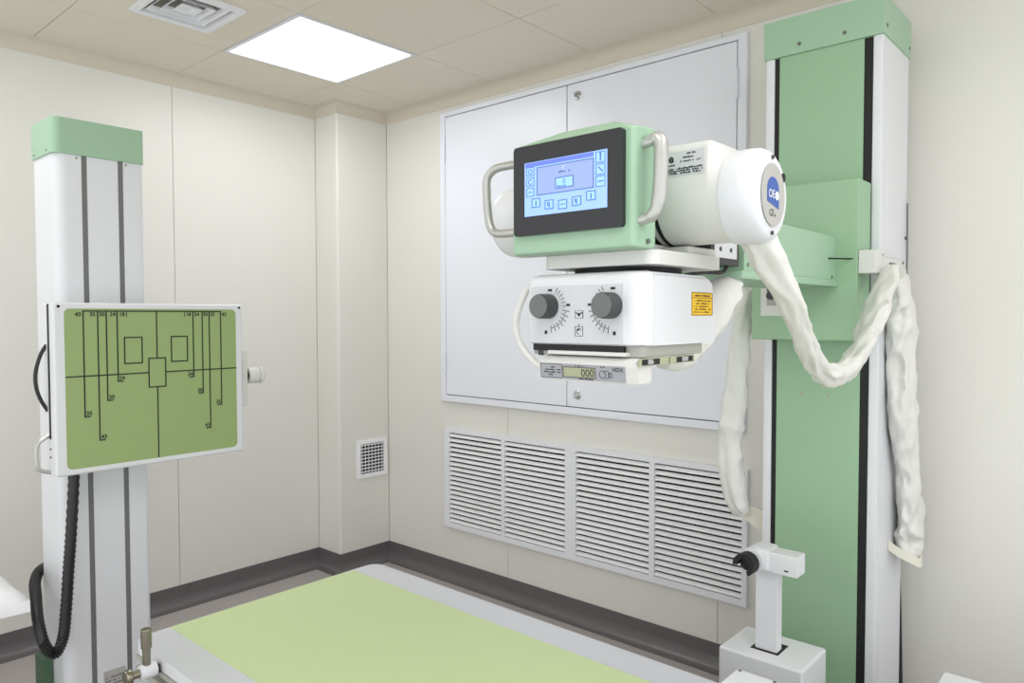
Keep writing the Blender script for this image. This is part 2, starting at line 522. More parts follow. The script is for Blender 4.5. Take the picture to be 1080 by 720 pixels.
# ---------------------------------------------------------------- wall cabinet, louvred grille, small grille
t = thing('wall_cabinet', 'large pale two-door cabinet set in the right wall', 'cabinet', (XR, 2.035, 0.957))
X0 = XR - 0.022
bm = bmesh.new()
for q in ((1.19, 1.226, 0.957, 2.476), (2.842, 2.88, 0.957, 2.476), (1.226, 2.842, 0.957, 0.990), (1.226, 2.842, 2.452, 2.476)):
    box(bm, X0, XR - 0.0005, *q, bevel=0.002, seg=1)
obj('frame', bm, 'cabinet', t)
bxp('backing', 'void', t, XR - 0.010, XR - 0.001, 1.226, 2.842, 0.990, 2.452, smooth=0)
for k, (a, b) in enumerate(((2.0405, 2.839), (1.2295, 2.036))):
    d = bxp('door', 'cabinet', t, X0 + 0.001, X0 + 0.013, a, b, 0.994, 2.4485, bevel=0.0025, seg=2)
    hy = 2.841 if k == 0 else 1.2275
    for hz in ((2.23, 2.345), (1.11, 1.215)):
        bm = bmesh.new()
        zm = (hz[0] + hz[1]) / 2
        cyl(bm, (X0 - 0.006, hy, hz[0]), (X0 - 0.006, hy, zm - 0.002), 0.0075, seg=12)
        cyl(bm, (X0 - 0.006, hy, zm + 0.002), (X0 - 0.006, hy, hz[1]), 0.0075, seg=12)
        cyl(bm, (X0 - 0.006, hy, hz[0] - 0.012), (X0 - 0.006, hy, hz[1]), 0.004, seg=10)
        obj('hinge', bm, 'cabinet', d)
    if k == 1:
        for z in (2.392, 1.05):
            lk = bmesh.new()
            cyl(lk, (X0 + 0.002, 1.977, z), (X0 - 0.006, 1.977, z), 0.020, 0.017, seg=20, bev=0.003)
            cyl(lk, (X0 - 0.006, 1.977, z), (X0 - 0.012, 1.977, z), 0.010, seg=16, bev=0.002)
            box(lk, X0 - 0.026, X0 - 0.010, 1.9745, 1.9795, z - 0.012, z + 0.010, bevel=0.001)
            obj('lock', lk, 'chrome', d)

t = thing('louvre_grille', 'wide low aluminium louvred grille under the wall cabinet', 'air vent', (XR, 2.03, 0.285))
secs = [(2.448, 2.822), (2.05, 2.426), (1.604, 1.988), (1.195, 1.579)]
ZB, ZT = 0.312, 0.792
XF = XR - 0.020
bm = bmesh.new()
edges = [(2.822, 2.885), (2.426, 2.448), (1.988, 2.05), (1.579, 1.604), (1.175, 1.195)]
edges[0] = (2.822, 2.86)
for a, b in edges:
    box(bm, XF, XR - 0.0005, a, b, ZB, ZT)
box(bm, XF, XR - 0.0005, 1.175, 2.86, 0.285, ZB)
box(bm, XF, XR - 0.0005, 1.175, 2.86, ZT, 0.815)
obj('frame', bm, 'alu', t, smooth=0)
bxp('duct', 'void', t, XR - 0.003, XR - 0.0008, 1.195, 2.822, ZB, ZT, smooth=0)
NS = 19
for a, b in secs:
    src = None
    pitch = (ZT - ZB) / NS
    for k in range(NS):
        z0 = ZB + pitch * k + 0.0045
        c = Vector(((XF + XR - 0.004) / 2 + 0.001, (a + b) / 2, z0 + 0.0095))
        if src is None:
            bm = bmesh.new()
            prism(bm, [(XF + 0.0015, z0 - 0.001), (XF + 0.0030, z0 - 0.001), (XR - 0.004, z0 + 0.0128), (XR - 0.006, z0 + 0.0138), (XF + 0.0015, z0 + 0.004)], 'y', a + 0.0005, b - 0.0005)
            src = obj('slat', bm, 'slat', t, smooth=0)
            base_c = wl(src).copy()
        else:
            shared(src, 'slat', t, base_c + Vector((0, 0, pitch * k)))

t = thing('wall_vent', 'small square white grille low on the corner column', 'air vent', (2.575, PY, 0.5))
bm = bmesh.new()
x0, x1, z0, z1, w = 2.472, 2.680, 0.500, 0.712, 0.022
for q in ((x0, x1, z0, z0 + w), (x0, x1, z1 - w, z1), (x0, x0 + w, z0 + w, z1 - w), (x1 - w, x1, z0 + w, z1 - w)):
    box(bm, q[0], q[1], PY - 0.010, PY - 0.0005, q[2], q[3])
obj('frame', bm, 'slat', t, smooth=0)
bxp('duct', 'void', t, x0 + w, x1 - w, PY - 0.002, PY - 0.0008, z0 + w, z1 - w, smooth=0)
src = None
nb = 9
for k in range(nb):
    zz = z0 + w + (z1 - z0 - 2 * w) * (k + 0.6) / nb
    if src is None:
        src = bxp('grille_bar', 'alu', t, x0 + w, x1 - w, PY - 0.009, PY - 0.004, zz - 0.003, zz + 0.003, smooth=0); c0 = wl(src).copy(); zz0 = zz
    else:
        shared(src, 'grille_bar', t, c0 + Vector((0, 0, zz - zz0)))
src = None
for k in range(7):
    xx = x0 + w + (x1 - x0 - 2 * w) * (k + 0.5) / 7
    if src is None:
        src = bxp('cross_bar', 'alu', t, xx - 0.0015, xx + 0.0015, PY - 0.006, PY - 0.0035, z0 + w, z1 - w, smooth=0); c0 = wl(src).copy(); xx0 = xx
    else:
        shared(src, 'cross_bar', t, c0 + Vector((xx - xx0, 0, 0)))

# ---------------------------------------------------------------- left: upright detector stand
st = thing('detector_stand', 'tall white upright detector stand with green cap at the left wall', 'x-ray stand', (0.935, 2.75, 0))
sec = []
def corner(cx_, cy_, r, a0, a1, n=5):
    return [(cx_ + r * math.cos(math.radians(a0 + (a1 - a0) * k / n)), cy_ + r * math.sin(math.radians(a0 + (a1 - a0) * k / n))) for k in range(n + 1)]
x0, x1, y0, y1 = 0.797, 1.072, 2.655, 2.853
sec = corner(x0 + 0.035, y0 + 0.035, 0.035, 180, 270) + [(0.876, y0), (0.876, y0 + 0.012), (0.893, y0 + 0.012), (0.893, y0), (0.988, y0), (0.988, y0 + 0.012), (1.005, y0 + 0.012), (1.005, y0)] + corner(x1 - 0.015, y0 + 0.015, 0.015, 270, 360) + [(x1, y1), (x0, y1)]
bm = bmesh.new(); prism(bm, sec, 'z', 0.0, 1.935)
obj('column', bm, 'white', st)
for a in (0.876, 0.988):
    bxp('groove_strip', 'strip', st, a, a + 0.017, y0 + 0.003, y0 + 0.0125, 0.02, 1.934, smooth=0)
bm = bmesh.new(); prism(bm, corner(x0 + 0.02, y0 + 0.018, 0.026, 180, 270) + corner(x1 - 0.012, y0 + 0.004, 0.012, 270, 360) + [(x1 + 0.003, y1 + 0.004), (x0 - 0.006, y1 + 0.004)], 'z', 1.932, 2.046)
for f in bm.faces:
    pass
cap = obj('cap', bm, 'green', st)
bm = bmesh.new()
for sy in (2.705, 2.83):
    cyl(bm, (0.7895, sy, 1.945), (0.7925, sy, 1.945), 0.004, seg=8)
obj('screw', bm, 'nickel', cap)
bm = bmesh.new()
for sx in (0.862, 1.014):
    cyl(bm, (sx, y0 - 0.002, 1.922), (sx, y0 + 0.002, 1.922), 0.0035, seg=8)
obj('screw', bm, 'nickel', st)
bxp('base_plate', 'white', st, 0.775, 1.10, 2.63, 2.88, 0.0, 0.03, bevel=0.004)
bxp('foot', 'dgreen', st, 0.764, 0.796, 2.77, 2.85, 0.03, 0.262, bevel=0.004)
lp = Plane((0.9, y0, 0.13), (1, 0, 0), (0, 0, 1))
lb = pl_part('rating_plate', 'oval', st, lambda b: lp.rect(b, 0.012, 0.082, 0, 0.075))
rnd = random.Random(3)
pl_part('lettering', 'inkg', lb, lambda b: [lp.scribble(b, 0.018, 0.076, 0.012 + 0.012 * k, 0.006, rnd) for k in range(4)])
# carriage between column and detector
bxp('carriage', 'white', st, 0.85, 1.03, 2.538, 2.655, 1.08, 1.33, bevel=0.004)
bm = bmesh.new()
FY = 2.447
box(bm, 0.722, 1.3175, FY, FY + 0.095, 0.928, 1.449, bevel=0.008, seg=3)
det = obj('detector_housing', bm, 'white', st)
pn = bmesh.new()
prism(pn, rrect(0.7515, 1.2915, 0.947, 1.4315, 0.016, 6), 'y', FY - 0.0015, FY + 0.001)
pan = obj('front_panel', pn, 'bucky', det)
dp = Plane((0, FY - 0.0015, 0), (1, 0, 0), (0, 0, 1))
LW = 0.0040
CXB = 1.0195
def marks(b):
    top = 1.424
    for x, zb in ((0.803, 1.102), (0.8435, 1.026), (0.868, 1.147), (0.8995, 1.204)):
        dp.rect(b, x - LW / 2, x + LW / 2, zb, top)
        dp.rect(b, x - LW / 2, x + 0.016, zb - LW / 2, zb + LW / 2, 0.0007)
        xm = 2 * CXB - x
        dp.rect(b, xm - LW / 2, xm + LW / 2, zb, top)
        dp.rect(b, xm - 0.016, xm + LW / 2, zb - LW / 2, zb + LW / 2, 0.0007)
    dp.rect(b, 0.803 - LW / 2, 2 * CXB - 0.803 + LW / 2, top - LW / 2, top + LW / 2, 0.0008)
    dp.rect(b, CXB - LW / 2, CXB + LW / 2, 1.272, top)
    dp.rect(b, CXB - LW / 2, CXB + LW / 2, 0.9475, 1.179)
    dp.outline(b, CXB - 0.0265, CXB + 0.0265, 1.179, 1.272, LW, 0.0007)
    dp.rect(b, 0.752, CXB - 0.028, 1.226 - LW / 2, 1.226 + LW / 2, 0.0009)
    dp.rect(b, CXB + 0.028, 1.291, 1.226 - LW / 2, 1.226 + LW / 2, 0.0009)
    dp.outline(b, 0.920, 0.973, 1.259, 1.341, LW)
    dp.outline(b, 2 * CXB - 0.973, 2 * CXB - 0.920, 1.259, 1.341, LW)
    for x in (0.928, 2 * CXB - 0.928):
        dp.rect(b, x - 0.001, x + 0.001, 1.405, top)
pl_part('alignment_lines', 'ink', pan, marks)
for n, x, xr_ in (('43', 0.789, 1.249), ('35', 0.829, 1.207), ('30', 0.8555, 1.182), ('24', 0.8865, 1.152), ('18', 0.914, 1.124)):
    for q in (x, xr_):
        pl_part('size_number', 'ink', pan, lambda b: dp.text(b, n, (q, 1.4085), 0.0118, bold=0.03))
for n, x, z in (('35', 0.803, 1.102), ('43', 0.8435, 1.026), ('30', 0.868, 1.147), ('24', 0.8995, 1.204)):
    for q in (x + 0.0115, 2 * CXB - x - 0.0115):
        pl_part('size_number', 'ink', pan, lambda b: dp.text(b, n, (q, z + 0.0045), 0.0118, bold=0.03))
bm = bmesh.new()
for sx in (0.737, 1.305):
    for dz in (0.0, 0.0):
        cyl(bm, (sx, FY - 0.0015, 1.4375), (sx, FY + 0.002, 1.4375), 0.0042, seg=10)
obj('screw', bm, 'black', det)
bxp('cassette_slot', 'black', det, 0.7205, 0.7235, 2.482, 2.496, 1.04, 1.445, smooth=0)
bm = bmesh.new(); tube(bm, smooth_path([(0.724, 2.515, 1.322), (0.709, 2.516, 1.295), (0.697, 2.517, 1.255), (0.693, 2.517, 1.222), (0.697, 2.517, 1.185), (0.709, 2.516, 1.150), (0.724, 2.515, 1.122)], 5), 0.0055, 10)
tag(obj('side_handle', bm, 'hose', det), 'curved black handle')
bm = bmesh.new(); tube(bm, smooth_path([(0.724, 2.50, 1.052), (0.708, 2.50, 1.042), (0.693, 2.50, 1.03), (0.687, 2.50, 1.012), (0.687, 2.50, 0.975), (0.691, 2.50, 0.953), (0.704, 2.50, 0.944), (0.724, 2.50, 0.938)], 4), 0.0065, 10)
tag(obj('pull_handle', bm, 'handle', det), 'satin metal handle')
bm = bmesh.new()
for z in (1.06, 1.045, 1.01, 0.985):
    cyl(bm, (0.7195, 2.488, z), (0.7225, 2.488, z), 0.003, seg=8)
obj('screw', bm, 'black', det)
bxp('side_bracket', 'offwhite', det, 1.3177, 1.352, 2.475, 2.515, 1.085, 1.285, bevel=0.004)
bxp('side_slot', 'rail', det, 1.3522, 1.3552, 2.488, 2.498, 1.10, 1.27, smooth=0)
bm = bmesh.new()
cyl(bm, (1.352, 2.495, 1.192), (1.362, 2.495, 1.192), 0.018, seg=20)
k2 = obj('knob_stem', bm, 'black', det)
bm = bmesh.new()
cyl(bm, (1.358, 2.495, 1.192), (1.398, 2.495, 1.192), 0.029, 0.030, seg=28, bev=0.003)
cyl(bm, (1.398, 2.495, 1.192), (1.418, 2.495, 1.192), 0.0315, seg=28, bev=0.008)
obj('side_knob', bm, 'offwhite', det)
# black corrugated cable hanging in a loop
bm = bmesh.new()
hp = smooth_path([(0.822, 2.62, 1.0), (0.819, 2.605, 0.902), (0.806, 2.6, 0.721), (0.796, 2.6, 0.60), (0.787, 2.6, 0.481), (0.776, 2.6, 0.387), (0.752, 2.6, 0.342), (0.730, 2.62, 0.371), (0.725, 2.66, 0.436), (0.742, 2.74, 0.485), (0.765, 2.83, 0.515), (0.80, 2.885, 0.535), (0.86, 2.89, 0.55)], 14)
tube(bm, hp, 0.0165, 12, rib=0.09)
tag(obj('cable_hose', bm, 'hose', st, smooth=60), 'black corrugated cable loop')

# ---------------------------------------------------------------- examination couch at far left
ct = thing('exam_couch', 'white papered examination couch end behind the detector stand', 'couch', (-0.3, 2.9, 0))
bm = bmesh.new()
def couch_sheet(bm):
    x0, x1, y0, y1, z0, z1 = -1.30, 0.690, 2.60, 3.12, 0.497, 0.575
    nx, ny = 60, 24
    def P(i, j, top):
        x = x0 + (x1 - x0) * i / nx
        y = y0 + (y1 - y0) * j / ny
        d = min(x1 - x, x - x0, y - y0, y1 - y)
        z = z1 - 0.042 * max(0, 1 - d / 0.07) ** 2.6 + noise.noise(Vector((x * 9, y * 9, 1))) * 0.008 if top else z0
        s = noise.noise(Vector((x * 14, y * 14, 7))) * 0.006 if d < 0.001 else 0
        return Vector((x + s, y + s, z))
    A = [[bm.verts.new(P(i, j, True)) for j in range(ny + 1)] for i in range(nx + 1)]
    B = [[bm.verts.new(P(i, j, False)) for j in range(ny + 1)] for i in range(nx + 1)]
    fs = []
    for i in range(nx):
        for j in range(ny):
            fs.append(bm.faces.new((A[i][j], A[i + 1][j], A[i + 1][j + 1], A[i][j + 1])))
            fs.append(bm.faces.new((B[i][j], B[i][j + 1], B[i + 1][j + 1], B[i + 1][j])))
    for i in range(nx):
        fs.append(bm.faces.new((A[i][0], B[i][0], B[i + 1][0], A[i + 1][0])))
        fs.append(bm.faces.new((A[i][ny], A[i + 1][ny], B[i + 1][ny], B[i][ny])))
    for j in range(ny):
        fs.append(bm.faces.new((A[0][j], A[0][j + 1], B[0][j + 1], B[0][j])))
        fs.append(bm.faces.new((A[nx][j], B[nx][j], B[nx][j + 1], A[nx][j + 1])))
    bmesh.ops.recalc_face_normals(bm, faces=fs)
couch_sheet(bm)
obj('sheet', bm, 'sheet', ct, smooth=60)
bxp('frame', 'alu', ct, -1.25, 0.45, 2.72, 3.05, 0.45, 0.497, bevel=0.005)
for lx in (-1.2, 0.36):
    for ly in (2.74, 2.99):
        bxp('leg', 'alu', ct, lx, lx + 0.04, ly, ly + 0.04, 0, 0.45, bevel=0.004)

# ---------------------------------------------------------------- patient table
tb = thing('xray_table', 'low x-ray table with pale green top and metal side strips', 'table', (1.17, 0.93, 0))
TX0, TX1, TY0, TY1, TZ = 0.767, 1.573, -0.20, 2.026, 0.554
bm = bmesh.new()
prism(bm, rrect(TX0, TX1, TY0, TY1, 0.045, 6, (1, 1, 1, 1))[:], 'z', TZ - 0.030, TZ - 0.001)
obj('tabletop', bm, 'white', tb)
bm = bmesh.new()
prism(bm, [(TX1 - 0.101, TY0 + 0.02), (TX1 - 0.001, TY0 + 0.02)] + corner(TX1 - 0.044, TY1 - 0.044, 0.042, 0, 70) + [(TX1 - 0.101, TY1 - 0.010)], 'z', TZ - 0.001, TZ)
obj('edge_strip', bm, 'brushed', tb, smooth=0)
bm = bmesh.new()
prism(bm, [(TX0 + 0.0965, TY0 + 0.02), (TX0 + 0.0965, TY1 - 0.002), (TX0 + 0.03, TY1 - 0.002), (TX0 + 0.001, TY1 - 0.03), (TX0 + 0.001, TY0 + 0.02)][::-1], 'z', TZ - 0.001, TZ)
obj('edge_strip', bm, 'brushed', tb, smooth=0)
bm = bmesh.new()
prism(bm, [(TX0 + 0.0985, TY0 + 0.02), (TX1 - 0.1025, TY0 + 0.02), (TX1 - 0.1025, TY1 - 0.012), (TX1 - 0.14, TY1 - 0.004), (TX0 + 0.0985, TY1 - 0.004)], 'z', TZ - 0.001, TZ + 0.0005)
tag(obj('table_mat', bm, 'mat_green', tb, smooth=0), 'pale yellow-green laminate top')
for s, xe in ((-1, TX0), (1, TX1)):
    bm = bmesh.new()
    o_ = xe + 0.004 * s
    i_ = xe - 0.03 * s
    pts = [(i_, TZ - 0.032), (o_, TZ - 0.032), (o_, TZ - 0.042), (xe - 0.012 * s, TZ - 0.042), (xe - 0.012 * s, TZ - 0.062), (o_, TZ - 0.062), (o_, TZ - 0.075), (i_, TZ - 0.075)]
    prism(bm, pts, 'y', TY0 + 0.03, TY1 - 0.03)
    obj('side_rail', bm, 'rail', tb, smooth=0)
bxp('frame', 'white', tb, TX0 + 0.05, TX1 - 0.05, TY0 + 0.1, TY1 - 0.12, TZ - 0.10, TZ - 0.031, bevel=0.004)
bxp('pedestal', 'white', tb, 0.95, 1.39, 0.45, 1.40, 0.03, TZ - 0.10, bevel=0.015)
bxp('foot', 'white', tb, 0.88, 1.46, 0.35, 1.50, 0.0, 0.03, bevel=0.006)

hd = thing('rail_clamp', 'chrome lever clamp on the left rail of the table', 'clamp', (0.735, 1.86, 0.523))
bm = bmesh.new()
cyl(bm, (0.735, 1.855, 0.550), (0.735, 1.855, 0.592), 0.0095, seg=20)
cyl(bm, (0.735, 1.855, 0.590), (0.735, 1.855, 0.640), 0.0125, seg=20, bev=0.003)
obj('lever', bm, 'nickel', hd)
bm = bmesh.new(); cyl(bm, (0.717, 1.855, 0.534), (0.757, 1.855, 0.534), 0.018, seg=24, bev=0.003)
obj('collar', bm, 'white', hd)
bm = bmesh.new(); cyl(bm, (0.757, 1.855, 0.532), (0.763, 1.855, 0.532), 0.012, seg=16)
obj('clamp_shoe', bm, 'black', hd)
bm = bmesh.new()
cyl(bm, (0.698, 1.855, 0.534), (0.718, 1.855, 0.534), 0.010, seg=18)
cyl(bm, (0.682, 1.855, 0.534), (0.699, 1.855, 0.534), 0.019, seg=22, bev=0.004)
obj('knob', bm, 'nickel', hd)

# white block clamped on the table's far long edge
bm = bmesh.new(); box(bm, 1.488, 1.578, 0.46, 0.712, TZ + 0.001, 0.601, bevel=0.006, seg=3)
bt = obj('edge_block', bm, 'white'); tag(bt, 'small white box lying on the table edge before the grip tower', 'box')
bm = bmesh.new()
for y in (0.70, 0.62):
    cyl(bm, (1.568, y, 0.600), (1.568, y, 0.6025), 0.004, seg=8)
obj('screw', bm, 'nickel', bt)

# ---------------------------------------------------------------- grip tower beside the table
gt = thing('grip_tower', 'white floor box with upright post and black grip clamp beside the green column', 'support', (2.0, 0.80, 0))
bm = bmesh.new(); box(bm, 1.926, 2.112, 0.688, 0.925, 0.0, 0.470, bevel=0.008, seg=3)
bx_ = obj('tower_box', bm, 'white', gt)
bxp('slot', 'black', bx_, 1.974, 2.052, 0.773, 0.852, 0.4695, 0.4708, smooth=0)
bxp('post', 'white', gt, 1.982, 2.018, 0.779, 0.842, 0.4708, 0.735, bevel=0.003)
bm = bmesh.new()
box(bm, 1.962, 2.022, 0.718, 0.800, 0.700, 0.757, bevel=0.004)
hb = obj('cross_arm', bm, 'white', gt)
bxp('slot', 'black', hb, 1.9612, 1.9622, 0.742, 0.753, 0.712, 0.716, smooth=0)
bm = bmesh.new()
box(bm, 1.950, 2.032, 0.792, 0.850, 0.700, 0.764, bevel=0.012, seg=3)
cyl(bm, (1.945, 0.838, 0.728), (2.02, 0.838, 0.728), 0.034, seg=24, bev=0.004)
obj('clamp_body', bm, 'white', gt)
bm = bmesh.new()
ang0 = 250
outer, inner = 0.031, 0.017
rings = []
for k in range(15):
    a = math.radians(-65 + 250 * k / 14)
    dy, dz = math.cos(a), math.sin(a)
    # mouth opens towards the table and downwards
    rings.append([Vector((x, 0.846 - dy * rr, 0.722 + dz * rr)) for x, rr in ((1.910, outer), (1.946, outer), (1.946, inner), (1.910, inner))])
loft(bm, rings)
cyl(bm, (1.93, 0.846, 0.722), (1.946, 0.846, 0.722), inner + 0.002, seg=16)
obj('grip_jaw', bm, 'black', gt)

# ---------------------------------------------------------------- right: tube stand column
cs = thing('tube_stand', 'tall white and green x-ray tube column at the right wall', 'x-ray stand', (2.44, 0.786, 0))
Y0, Y1 = 0.614, 0.958
XC = 2.300
bm = bmesh.new(); box(bm, XC + 0.04, 2.582, Y0, Y1, 0, 2.215, bevel=0.004)
box(bm, XC, XC + 0.0405, Y0, 0.642, 0, 2.215, bevel=0.006, which=lambda c, d: abs(d.z) > 0.9)
box(bm, XC, XC + 0.0405, 0.930, Y1, 0, 2.215, bevel=0.006, which=lambda c, d: abs(d.z) > 0.9)
obj('column', bm, 'white', cs)
bxp('slot_liner', 'black', cs, XC + 0.005, XC + 0.0405, 0.642, 0.930, 0.0, 2.214, smooth=0)
fp = bxp('front_panel', 'green2', cs, XC + 0.002, XC + 0.0049, 0.6655, 0.9145, 0.02, 2.214, bevel=0.001)
bm = bmesh.new()
for y in (0.755, 0.835):
    cyl(bm, (XC + 0.0015, y, 1.165), (XC + 0.004, y, 1.165), 0.004, seg=8)
obj('screw', bm, 'nickel', fp)
bm = bmesh.new(); box(bm, 2.292, 2.588, 0.609, 0.963, 2.212, 2.327, bevel=0.004)
cp = obj('cap', bm, 'green', cs)
bm = bmesh.new()
for y in (0.718, 0.851):
    cyl(bm, (2.2905, y, 2.239), (2.294, y, 2.239), 0.006, seg=12)
for x in (2.318, 2.565):
    cyl(bm, (x, 0.6075, 2.240), (x, 0.611, 2.240), 0.006, seg=12)
obj('screw', bm, 'knob', cp)
bxp('base_plate', 'white', cs, 2.26, 2.60, 0.58, 0.99, 0.0, 0.012, bevel=0.003)
bm = bmesh.new()
for z in (0.35, 0.46, 0.57, 0.68):
    cyl(bm, (2.36, 0.9575, z), (2.36, 0.9605, z), 0.006, seg=10)
obj('screw', bm, 'nickel', cs)
# carriage and arm
bm = bmesh.new(); box(bm, 2.180, 2.297, 0.640, 0.946, 1.334, 1.790, bevel=0.004)
ca = obj('carriage', bm, 'green2', cs)
bm = bmesh.new(); box(bm, 1.572, 2.181, 0.700, 0.885, 1.505, 1.630, bevel=0.003)
ar = obj('arm', bm, 'green', cs)
bxp('bottom_tray', 'green', ar, 1.545, 2.181, 0.692, 0.893, 1.487, 1.5055, bevel=0.003)
bm = bmesh.new()
for x, z in ((1.590, 1.52), (2.150, 1.515)):
    cyl(bm, (x, 0.6985, z), (x, 0.702, z), 0.005, seg=10)
obj('screw', bm, 'nickel', ar)
sp = bxp('switch_plate', 'offwhite', ca, 2.175, 2.181, 0.848, 0.916, 1.405, 1.515, bevel=0.002)
bxp('switch_frame', 'rail', sp, 2.172, 2.1755, 0.868, 0.896, 1.436, 1.500, bevel=0.001)
bm = bmesh.new(); cyl(bm, (2.160, 0.882, 1.466), (2.173, 0.882, 1.466), 0.012, seg=16, bev=0.002)
box(bm, 2.166, 2.173, 0.872, 0.892, 1.478, 1.496)
obj('switch_key', bm, 'bezel', sp)
bm = bmesh.new(); tube(bm, [(2.12, 0.699, 1.565), (2.18, 0.66, 1.565), (2.185, 0.636, 1.566), (2.186, 0.625, 1.566)], 0.0022, 8)
obj('wire', bm, 'black', ca)
bk = bxp('sleeve_bracket', 'offwhite', ca, 2.182, 2.256, 0.594, 0.6395, 1.523, 1.588, bevel=0.003)
bm = bmesh.new()
for z in (1.577, 1.534):
    cyl(bm, (2.248, 0.5925, z), (2.248, 0.595, z), 0.003, seg=8)
obj('screw', bm, 'knob', bk)
bxp('bracket_arm', 'offwhite', ca, 2.25, 2.46, 0.592, 0.600, 1.530, 1.572, bevel=0.002)
bm = bmesh.new()
cyl(bm, (2.455, 0.590, 1.565), (2.455, 0.593, 1.565), 0.005, seg=10)
box(bm, 2.31, 2.37, 0.590, 0.5925, 1.553, 1.559)
obj('clip', bm, 'knob', ca)
bm = bmesh.new()
tube(bm, [(2.57, 0.609, 1.76), (2.568, 0.607, 1.60), (2.565, 0.606, 1.50)], 0.0025, 8)
cyl(bm, (2.566, 0.606, 1.65), (2.566, 0.613, 1.65), 0.006, seg=10)
obj('guide_wire', bm, 'knob', cs)
# end bracket of the hanging sleeve
bm = bmesh.new()
cup = smooth_path([(2.425, 0.613, 0.705), (2.428, 0.585, 0.688), (2.445, 0.548, 0.668), (2.475, 0.535, 0.655), (2.53, 0.548, 0.655), (2.565, 0.580, 0.668), (2.572, 0.613, 0.69)], 6)
rings = []
for i, p in enumerate(cup):
    t_ = (cup[min(i + 1, len(cup) - 1)] - cup[max(0, i - 1)]).normalized()
    s_ = t_.cross(Vector((0, 0, 1))).normalized() * 0.003
    rings.append([p + s_ + Vector((0, 0, 0.014)), p - s_ + Vector((0, 0, 0.014)), p - s_ - Vector((0, 0, 0.014)), p + s_ - Vector((0, 0, 0.014))])
loft(bm, rings)
obj('sleeve_cup', bm, 'cream', cs)
bm = bmesh.new()
prism(bm, [(1.02, 0.722), (1.06, 0.735), (1.075, 0.75), (1.06, 0.765), (0.985, 0.772), (0.959, 0.76), (0.959, 0.69), (0.985, 0.70)], 'x', 2.335, 2.345)
obj('sleeve_hook', bm, 'cream', cs)

# dark strip behind the column, widening towards the floor
bm = bmesh.new()
tube(bm, [(2.66, 0.632, 0.0), (2.66, 0.634, 0.2), (2.66, 0.636, 0.45), (2.66, 0.640, 0.62)], [0.017, 0.012, 0.007, 0.003], 10)
tag(obj('dark_strip', bm, 'bezel'), 'thin dark strip running to the floor between column and wall', 'cable')

# ---------------------------------------------------------------- tube head
th = thing('xray_tube', 'white x-ray tube head with green touch-screen console above the table', 'x-ray tube', (1.17, 0.76, 1.48))
AX, AZ = 1.17, 1.600
def tube_section(y, r, blend, n=14):
    """half circle below the axis; above it a circle (blend 0) or a rounded box (blend 1)"""
    out = [Vector((AX + r * math.cos(a), y, AZ + r * math.sin(a))) for a in [math.pi + math.pi * k / (2 * n) for k in range(2 * n + 1)]]
    top = []
    q = 0.014
    boxp = [(r, 0.02), (r, 0.045), (r, 0.070), (r, 0.09 - q)] + [(r - q + q * math.cos(math.radians(a)), 0.09 - q + q * math.sin(math.radians(a))) for a in (22, 45, 68, 90)] + [(r * f, 0.09) for f in (0.6, 0.4, 0.2, 0.0)]
    boxp += [(-x, z) for x, z in boxp[-2::-1]]
    m = len(boxp)
    for k, (x, z) in enumerate(boxp):
        a = math.atan2(z, x)
        top.append(Vector((AX + x * blend + r * math.cos(a) * (1 - blend), y, AZ + z * blend + r * math.sin(a) * (1 - blend))))
    return out + top
bm = bmesh.new()
loft(bm, [tube_section(y, r, b) for y, r, b in ((0.648, 0.0705, 0.96), (0.646, 0.0722, 1.0), (0.600, 0.0725, 1.0), (0.556, 0.0725, 1.0), (0.551, 0.0725, 0.95), (0.537, 0.0735, 0.0), (0.530, 0.0735, 0.0))])
tbod = obj('tube_housing', bm, 'offwhite', th, smooth=40)
lpn = Plane((AX - 0.0727, 0.638, 1.632), (0, -1, 0), (0, 0, 1))
lab = pl_part('type_label', 'plate', tbod, lambda b: lpn.rect(b, 0.008, 0.081, 0.004, 0.044))
rnd = random.Random(8)
def tube_print(b):
    lpn.text(b, 'e', (0.021, 0.027), 0.014, bold=0.03)
    lpn.scribble(b, 0.015, 0.028, 0.021, 0.003, rnd)
    for k, (a0, a1) in enumerate(((0.047, 0.066), (0.043, 0.064), (0.038, 0.074))):
        lpn.scribble(b, a0, a1, 0.038 - 0.006 * k, 0.0026, rnd)
    for k in range(3):
        lpn.scribble(b, 0.011, 0.078, 0.0145 - 0.0038 * k, 0.0032, rnd)
pl_part('lettering', 'ink', lab, tube_print)
bm = bmesh.new(); cyl(bm, (AX, 0.648, AZ), (AX, 0.654, AZ), 0.0728, seg=40)
cyl(bm, (AX, 0.664, AZ), (AX, 0.674, AZ), 0.0735, seg=40)
obj('ring_seal', bm, 'black', th)
bm = bmesh.new(); cyl(bm, (AX, 0.651, AZ), (AX, 0.95, AZ), 0.0712, seg=40)
obj('tube_barrel', bm, 'offwhite', th)
